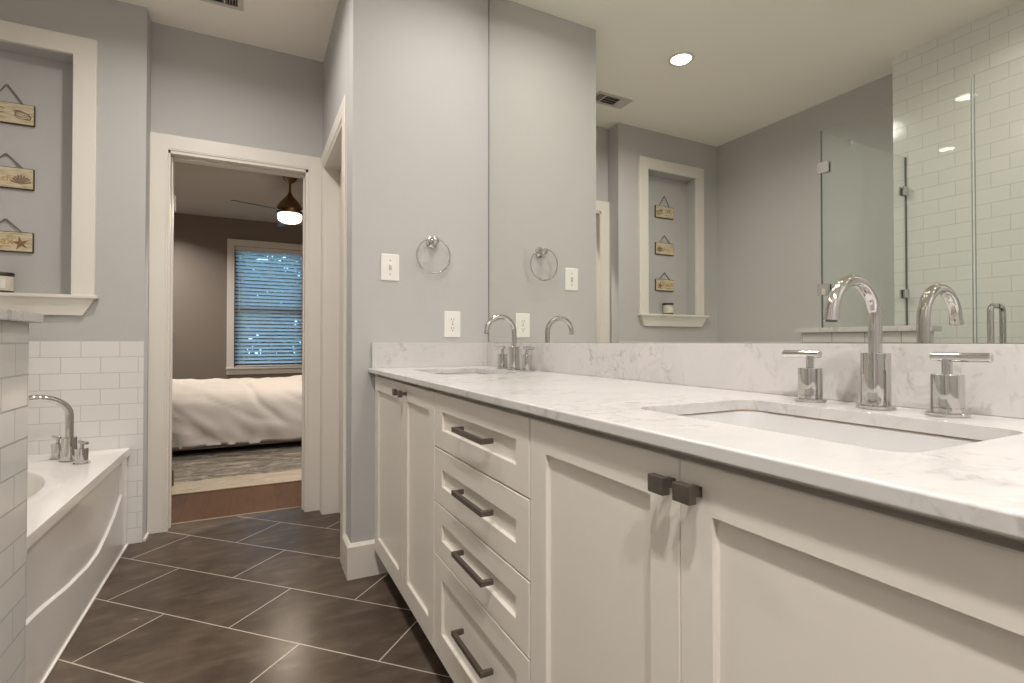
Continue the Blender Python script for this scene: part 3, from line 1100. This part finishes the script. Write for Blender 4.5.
for j in range(ny):
    for k in range(nz):
        m.bm.faces.new((grid[j][k], grid[j + 1][k], grid[j + 1][k + 1], grid[j][k + 1]))
# inner side so that the skirt is a panel with thickness
g0 = [m.bm.verts.new((-0.578, y, z)) for y, z in ((TY0, 0), (TY1, 0), (TY1, TZ - 0.038), (TY0, TZ - 0.038))]
m.bm.faces.new(g0)
m.bm.faces.new([g0[0]] + [g0[1]] + [grid[j][0] for j in range(ny, -1, -1)])
m.bm.faces.new([g0[3], g0[0]] + [grid[0][k] for k in range(nz + 1)])
m.bm.faces.new([g0[1], g0[2]] + [grid[ny][k] for k in range(nz, -1, -1)])
m.build('skirt', ACRYL, tb, sharp=60)
m = MB()
m.tube([(-0.549, TY0, 0.003), (-0.549, TY1, 0.003)], 0.005, 8)
m.build('caulk_line', PLASTIC, tb)

# tub faucet on the deck corner
tf = thing('tub_faucet', 'chrome gooseneck tub faucet on the bathtub deck corner', 'faucet', (-0.720, 2.930, TZ))
fx, fy = -0.720, 2.930
m = MB()
m.lathe([(0.034, 0.0002), (0.035, 0.001), (0.035, 0.005), (0.028, 0.007), (0.028, 0.105), (0.027, 0.107), (0.014, 0.1072)], (fx, fy, TZ), 36)
m.build('spout_base', CHROME, tf)
m = MB()
dirv = Vector((-0.90, -0.43, 0)).normalized()
sr_ = 0.085
zc = 0.690
pts = [Vector((fx, fy, TZ + 0.105)), Vector((fx, fy, zc - 0.03)), Vector((fx, fy, zc))]
for k in range(1, 23):
    a = R(165 * k / 22)
    pts.append(Vector((fx, fy, zc)) + dirv * (sr_ * 1.35 * (1 - math.cos(a))) + Vector((0, 0, sr_ * math.sin(a))))
m.tube(pts, 0.0150, 20)
m.build('spout', CHROME, tf)
for hx, hy, s in ((-0.785, 3.030, -1), (-0.657, 2.845, 1)):
    m = MB()
    m.lathe([(0.030, 0.0002), (0.031, 0.001), (0.031, 0.005), (0.024, 0.0065), (0.024, 0.066), (0.023, 0.068), (0.008, 0.0681)], (hx, hy, TZ), 28)
    h = m.build('handle', CHROME, tf)
    m = MB()
    m.tube([(hx, hy, TZ + 0.067), (hx, hy, TZ + 0.092)], 0.0075, 12)
    d = Vector((0.55, -0.83, 0)) * s
    c = Vector((hx, hy, TZ + 0.094))
    m.tube([c - d * 0.022, c - d * 0.021, c + d * 0.049, c + d * 0.05], [0.006, 0.0072, 0.0072, 0.006], 14)
    m.build('lever', CHROME, h)

# ================================================================== SHOWER GLASS
GT = 2.11
GX = -0.560
def glass_box(m, x0, x1, y0, y1, z0, z1):
    m.box(x0, x1, y0, y1, z0, z1)
def clamp(parent, x0, x1, y0, y1, z0, z1, name='clamp'):
    return MB().box(x0, x1, y0, y1, z0, z1, 0.003).build(name, CHROME, parent)
pA = thing('shower_panel', 'fixed glass shower panel standing on the half wall, facing the vanity', 'glass panel', (GX, 1.3, 1.089), 'shower glass')
MB().prism([(1.010, 0.102), (1.147, 0.102), (1.147, 1.0895), (1.628, 1.0895), (1.628, GT), (1.010, GT)], 'x', GX - 0.005, GX + 0.005).build('glass_pane', GLASS, pA)
MB().box(GX - 0.0052, GX + 0.0052, 1.628, 1.6305, 1.0895, GT).build('glass_edge', GEDGE, pA)
MB().box(GX - 0.0052, GX + 0.0052, 1.0085, 1.010, 0.102, GT).build('glass_edge', GEDGE2, pA)
for z in (1.915, 1.285):
    m = MB()
    m.box(GX + 0.0055, GX + 0.016, 1.585, 1.645, z - 0.029, z + 0.029, 0.003)
    m.box(GX - 0.016, GX - 0.0055, 1.585, 1.62, z - 0.029, z + 0.029, 0.003)
    m.build('corner_clamp', CHROME, pA)
pB = thing('shower_panel', 'glass return panel above the half wall between shower and tub', 'glass panel', (-0.97, 1.637, 1.089), 'shower glass')
MB().box(XT + 0.004, GX - 0.008, 1.632, 1.642, 1.0895, GT).build('glass_pane', GLASS, pB)
MB().box(XT + 0.001, XT + 0.004, 1.6318, 1.6422, 1.0895, GT).build('glass_edge', GEDGE, pB)
for z in (1.905, 1.300):
    m = MB()
    m.box(XT + 0.0006, XT + 0.050, 1.6225, 1.6315, z - 0.026, z + 0.026, 0.002)
    m.box(XT + 0.0006, XT + 0.050, 1.6425, 1.6515, z - 0.026, z + 0.026, 0.002)
    m.build('wall_clamp', CHROME, pB)
m = MB()
m.box(-0.850, -0.836, 1.628, 1.646, GT - 0.022, GT + 0.008, 0.002)
m.build('top_clip', CHROME, pB)
pC = thing('shower_door', 'frameless glass shower door with chrome bar handle', 'shower door', (GX, 0.6, 0.11), 'shower glass')
MB().box(GX - 0.005, GX + 0.005, 0.160, 0.998, 0.112, GT).build('glass_pane', GLASS, pC)
MB().box(GX - 0.0052, GX + 0.0052, 0.998, 0.9995, 0.112, GT).build('glass_edge', GEDGE2, pC)
m = MB()
for s in (1, -1):
    xo = GX + s * 0.052
    y = 0.935
    pts = [(GX + s * 0.0055, y, 1.170 - 0.011)]
    for k in range(0, 7):
        a = R(90 * k / 6)
        pts.append((xo - s * 0.025 + s * 0.025 * math.sin(a), y, 1.170 - 0.011 - 0.025 + 0.025 * math.cos(a)))
    for k in range(0, 7):
        a = R(90 * k / 6)
        pts.append((xo - s * 0.025 + s * 0.025 * math.cos(a), y, 0.955 - 0.025 * math.sin(a)))
    pts.append((GX + s * 0.0055, y, 0.930))
    m.tube(pts, 0.0105, 16)
m.build('door_handle', CHROME, pC)
for z in (0.3, 1.8):
    m = MB()
    m.box(GX + 0.0055, GX + 0.016, 0.118, 0.215, z - 0.045, z + 0.045, 0.003)
    m.box(GX - 0.016, GX - 0.0055, 0.118, 0.215, z - 0.045, z + 0.045, 0.003)
    m.box(GX - 0.016, GX + 0.016, 0.1005, 0.130, z - 0.045, z + 0.045, 0.003)
    m.build('hinge', CHROME, pC)

# ================================================================== CEILING FITTINGS
def make_can(x, y):
    root = thing('recessed_downlight', '', 'ceiling light', (x, y, CEIL), 'recessed downlights')
    m = MB()
    c = (x, y, CEIL)
    m.lathe([(0.060, -0.0005), (0.078, -0.0005), (0.080, -0.003), (0.078, -0.006), (0.060, -0.005)], c, 36, cap0=False, cap1=False)
    m.rings([[(x + 0.060 * math.cos(2 * PI * i / 36), y + 0.060 * math.sin(2 * PI * i / 36), CEIL - 0.0005) for i in range(36)],
             [(x + 0.060 * math.cos(2 * PI * i / 36), y + 0.060 * math.sin(2 * PI * i / 36), CEIL - 0.005) for i in range(36)]], False, False)
    m.build('trim_ring', TRIM, root)
    MB().lathe([(0.0595, -0.0008), (0.0595, -0.0030), (0.045, -0.0036), (0.01, -0.0042)], c, 36).build('lens', LEDM, root)
    return root
def can_lamp(root, pw, spread):
    li = bpy.data.lights.new('downlight', 'AREA')
    li.shape = 'DISK'
    li.size = 0.10
    li.energy = pw
    li.color = (1.0, 0.955, 0.905)
    li.spread = spread
    lo = bpy.data.objects.new('downlight', li)
    COL.objects.link(lo)
    lo.parent = root
    lo.location = (0, 0, -0.0075)
can0 = make_can(CANS[0][0], CANS[0][1])
for i, (x, y, pw, spd, lab) in enumerate(CANS):
    c = can0 if i == 0 else copy_tree(can0, (x, y, CEIL), lab)
    c['label'] = lab
for c, (x, y, pw, spd, lab) in zip([o for o in COL.objects if o.name.startswith('recessed_downlight')], CANS):
    pass
for o in [o for o in COL.objects if o.name.startswith('recessed_downlight')]:
    for (x, y, pw, spd, lab) in CANS:
        if abs(o.location.x - x) < 1e-4 and abs(o.location.y - y) < 1e-4:
            can_lamp(o, pw, spd)

# ceiling supply vent
vx0, vx1, vy0, vy1 = -0.345, -0.045, 2.835, 2.985
vt = thing('ceiling_vent', 'cream metal ceiling air vent in front of the bedroom doorway', 'air vent', ((vx0 + vx1) / 2, (vy0 + vy1) / 2, CEIL))
m = MB()
fr = 0.026
m.box(vx0, vx1, vy0, vy0 + fr, CEIL - 0.006, CEIL - 0.0005, 0.002)
m.box(vx0, vx1, vy1 - fr, vy1, CEIL - 0.006, CEIL - 0.0005, 0.002)
m.box(vx0, vx0 + fr, vy0 + fr, vy1 - fr, CEIL - 0.006, CEIL - 0.0005, 0.002)
m.box(vx1 - fr, vx1, vy0 + fr, vy1 - fr, CEIL - 0.006, CEIL - 0.0005, 0.002)
bx1, bx2 = vx0 + fr + 0.055, vx1 - fr - 0.055
m.box(bx1, bx1 + 0.008, vy0 + fr, vy1 - fr, CEIL - 0.006, CEIL - 0.0005)
m.box(bx2 - 0.008, bx2, vy0 + fr, vy1 - fr, CEIL - 0.006, CEIL - 0.0005)
m.build('frame', VENTM, vt)
MB().box(vx0 + fr, vx1 - fr, vy0 + fr, vy1 - fr, CEIL - 0.0012, CEIL - 0.0004).build('duct_opening', DARK, vt)
m = MB()
def louver(xa, xb, ya, yb, dx, dy):
    m.quad((xa, ya, CEIL - 0.0055), (xb, yb, CEIL - 0.0055), (xb + dx, yb + dy, CEIL - 0.0015), (xa + dx, ya + dy, CEIL - 0.0015))
for k in range(4):
    xx = bx2 + 0.006 + 0.013 * k
    m.box(xx, xx + 0.0015, vy0 + fr, vy1 - fr, CEIL - 0.0055, CEIL - 0.001)
    xx = vx0 + fr + 0.003 + 0.013 * k
    m.prism([(xx, CEIL - 0.0055), (xx + 0.0105, CEIL - 0.0022), (xx + 0.0105, CEIL - 0.0012), (xx, CEIL - 0.0045)], 'y', vy0 + fr, vy1 - fr)
for k in range(3):
    yy = vy0 + fr + 0.014 + 0.03 * k
    m.box(bx1 + 0.008, bx2 - 0.008, yy, yy + 0.001, CEIL - 0.003, CEIL - 0.001)
m.build('louvers', VENTM, vt)

# ================================================================== BEDROOM
# ceiling fan
FX, FY = 0.350, 5.80
fan = thing('ceiling_fan', 'bronze teardrop ceiling fan with lit globe and silver blades', 'ceiling fan', (FX, FY, CEIL))
c = (FX, FY, 0)
MB().lathe([(0.070, CEIL - 0.001), (0.068, CEIL - 0.02), (0.045, CEIL - 0.045), (0.025, CEIL - 0.062), (0.016, CEIL - 0.064)], c, 28).build('canopy', BRASS, fan)
MB().tube([(FX, FY, CEIL - 0.06), (FX, FY, 2.53)], 0.013, 14).build('rod', BRASS, fan)
MB().lathe([(0.017, 2.575), (0.022, 2.56), (0.028, 2.545), (0.060, 2.510), (0.105, 2.455), (0.128, 2.410), (0.131, 2.385), (0.124, 2.362), (0.122, 2.352), (0.115, 2.347)], c, 36).build('motor', BRASS, fan)
MB().lathe([(0.114, 2.346), (0.117, 2.335), (0.116, 2.305), (0.105, 2.280), (0.070, 2.262), (0.02, 2.256)], c, 36).build('light_globe', FANGLOW, fan)
a0 = R(-145)
for k in range(3):
    a = a0 - k * 2 * PI / 3
    d = Vector((math.cos(a), math.sin(a), 0))
    p = Vector((-d.y, d.x, 0))
    rings = []
    for t in [i / 10 for i in range(11)]:
        r_ = 0.105 + 0.52 * t
        wd = 0.030 + 0.032 * math.sin(PI * min(1, 0.15 + t * 0.6)) - 0.025 * max(0, t - 0.85) / 0.15
        tilt = -0.20
        o_ = Vector((FX, FY, 2.372 - 0.03 * t)) + d * r_
        up = Vector((0, 0, 1))
        q = p * math.cos(tilt) + up * math.sin(tilt)
        nrm = up * math.cos(tilt) - p * math.sin(tilt)
        rings.append([o_ + q * wd + nrm * 0.003, o_ - q * wd + nrm * 0.003, o_ - q * wd - nrm * 0.003, o_ + q * wd - nrm * 0.003])
    MB().rings(rings).build('blade', BLADE, fan)
li = bpy.data.lights.new('fan_bulb', 'AREA')
li.shape = 'DISK'
li.size = 0.20
li.spread = PI
li.energy = 19
li.color = (1.0, 0.84, 0.66)
lo = bpy.data.objects.new('fan_bulb', li)
COL.objects.link(lo)
lo.parent = fan
lo.location = (0, 0, 2.250 - CEIL)

# bed
bed = thing('bed', 'low platform bed with rumpled white comforter below the bedroom window', 'bed', (-0.35, 6.2, 0))
BX0, BX1, BY0, BY1 = -1.95, 0.85, 5.30, 7.0
m = MB()
nu, nv = 150, 90
zt_, zh = 0.575, 0.085
rv = []
for i in range(nu + 1):
    u = i / nu
    x = BX0 + (BX1 - BX0) * u
    row = []
    for j in range(nv + 1):
        v = j / nv
        # path: hem up the near side, over the top, down the far side
        L1 = 0.58
        tot = 2 * L1 + (BY1 - BY0)
        s = v * tot
        rd = 0.13
        if s < L1:
            t = s / L1
            y, z = BY0, zh + (zt_ - zh) * t
            if z > zt_ - rd:
                q = (z - (zt_ - rd)) / rd
                y += rd * (1 - math.sqrt(max(0, 1 - q * q))) * 0.9
            puff = 0.035 * math.sin(PI * min(1, t * 1.05))
            y -= puff
            nx_, ny_, nz_ = 0, -1, 0.2
        elif s < L1 + (BY1 - BY0):
            t = (s - L1) / (BY1 - BY0)
            y = BY0 + rd * 0.9 + (BY1 - BY0 - 1.8 * rd) * t
            z = zt_ + 0.040 * math.sin(PI * t) ** 0.6
            nx_, ny_, nz_ = 0, 0, 1
        else:
            t = (s - L1 - (BY1 - BY0)) / L1
            y, z = BY1, zt_ - (zt_ - zh) * t
            nx_, ny_, nz_ = 0, 1, 0.2
        pv = Vector((x, y, z))
        wr = noise.noise(Vector((x * 2.2 + z * 2.0, y * 1.5, z * 1.6))) * 0.030
        wr += noise.noise(Vector((x * 7.5 + z * 9.0, y * 3, z * 4.0 - x * 2))) * 0.016
        rdg = abs(noise.noise(Vector((x * 4.0 + z * 5.5, y * 2, z * 2.5 + 3.0))))
        wr -= max(0, 0.16 - rdg) * 0.11
        if s < L1:
            low = max(0, 1 - s / (L1 * 0.55))
            wr += low * 0.012 * (1 + math.sin(x * 21 + 2.5 * noise.noise(Vector((x * 3, 0, 0)))))
            z += low ** 2 * 0.018 * noise.noise(Vector((x * 5, 3.3, 0)))
        row.append(m.bm.verts.new((x, y + ny_ * wr, z + nz_ * wr)))
    rv.append(row)
for i in range(nu):
    for j in range(nv):
        m.bm.faces.new((rv[i][j], rv[i + 1][j], rv[i + 1][j + 1], rv[i][j + 1]))
for row in (rv[0], rv[-1]):
    m.bm.faces.new(row)
m.bm.faces.new([rv[i][0] for i in range(nu + 1)] + [rv[i][nv] for i in range(nu, -1, -1)])
m.build('comforter', LINEN, bed, sharp=80)
MB().box(BX0 + 0.04, BX1 - 0.03, BY0 + 0.035, BY1 - 0.05, 0.060, 0.125, 0.008).build('bed_frame', BEDWOOD, bed)
for x in (BX0 + 0.15, BX1 - 0.15):
    for y in (BY0 + 0.35, BY1 - 0.35):
        MB().box(x - 0.035, x + 0.035, y - 0.035, y + 0.035, 0.008, 0.070, 0.004).build('leg', BEDWOOD, bed)
m = MB()
m.box(BX0 - 0.09, BX0 - 0.02, BY0 - 0.02, BY1 + 0.02, 0.008, 1.15, 0.02, 3)
m.build('headboard', BEDWOOD, bed)
# rug
m = MB()
m.box(-2.3, 1.75, 4.05, 7.6, -0.0008, 0.008, 0.003)
tag(m.build('area_rug', RUG), 'distressed beige and grey area rug under the bed', 'rug')

# blinds
bl = thing('window_blind', 'white horizontal slat blind hanging in the bedroom window', 'blind', (0.24, 8.13, WZ1))
m = MB()
m.box(WX0 + 0.006, WX1 - 0.006, 8.106, 8.160, WZ1 - 0.055, WZ1 - 0.002, 0.004)
m.build('headrail', TRIM, bl)
m = MB()
ta = R(-40)
z = WZ1 - 0.085
while z > WZ0 + 0.055:
    ca, sa = math.cos(ta) * 0.0245, math.sin(ta) * 0.0245
    yc = 8.134
    rings = []
    for x in (WX0 + 0.008, WX1 - 0.008):
        rings.append([(x, yc - ca, z - sa - 0.0012), (x, yc, z + 0.001), (x, yc + ca, z + sa - 0.0012),
                      (x, yc + ca, z + sa + 0.0012), (x, yc, z + 0.0036), (x, yc - ca, z - sa + 0.0012)])
    m.rings(rings)
    z -= 0.0515
m.build('slats', SLAT, bl)
MB().box(WX0 + 0.008, WX1 - 0.008, 8.112, 8.156, WZ0 + 0.006, WZ0 + 0.024, 0.003).build('bottom_rail', TRIM, bl)
m = MB()
for x in (WX0 + 0.12, (WX0 + WX1) / 2, WX1 - 0.12):
    for yy in (8.108, 8.1595):
        m.box(x - 0.0012, x + 0.0012, yy - 0.0007, yy + 0.0007, WZ0 + 0.02, WZ1 - 0.05)
m.build('ladder_cords', TRIM, bl)
MB().tube([(WX0 + 0.06, 8.1035, WZ1 - 0.06), (WX0 + 0.06, 8.1035, 1.45)], 0.004, 8).build('tilt_wand', TRIM, bl)

# garden outside the window
struct('ground_garden', MB().box(-6, 7, 8.22, 22, -0.5, -0.35), GROUND)
random.seed(3)
def bush(cx, cy_, base, h, rad, n, label, name='garden_shrub', cat='shrub', ls=1.0):
    root = thing(name, label, cat, (cx, cy_, base), 'planting outside the bedroom window')
    m = MB()
    for _ in range(n):
        a, e = random.uniform(0, 2 * PI), random.uniform(-1, 1)
        rr = rad * random.uniform(0.25, 1.0)
        q = math.sqrt(1 - e * e)
        p = Vector((cx + rr * q * math.cos(a), cy_ + rr * q * math.sin(a), base + h - rad * 0.9 + rr * e * 0.9))
        s = random.uniform(0.05, 0.10) * ls
        d1 = Vector((random.uniform(-1, 1), random.uniform(-1, 1), random.uniform(-1, 1))).normalized()
        d2 = d1.cross(Vector((random.uniform(-1, 1), random.uniform(-1, 1), random.uniform(-1, 1)))).normalized()
        m.quad(p - d1 * s, p + d2 * s * 0.45, p + d1 * s, p - d2 * s * 0.45)
    m.build('foliage', LEAFM, root)
    MB().tube([(cx, cy_, base), (cx + 0.05, cy_, base + h * 0.5), (cx, cy_, base + h * 0.8)], [0.09, 0.06, 0.02], 8).build('trunk', BARK, root)
bush(0.45, 16.0, -0.36, 4.6, 2.4, 3400, 'leafy dark tree outside the bedroom window', 'garden_tree', 'tree', 2.0)
bush(-0.9, 12.0, -0.36, 1.75, 0.95, 1150, 'low green shrub outside the bedroom window, on the left', ls=1.4)
bush(0.60, 9.9, -0.36, 1.45, 0.85, 1000, 'low green shrub outside the bedroom window, below the tree', ls=1.4)
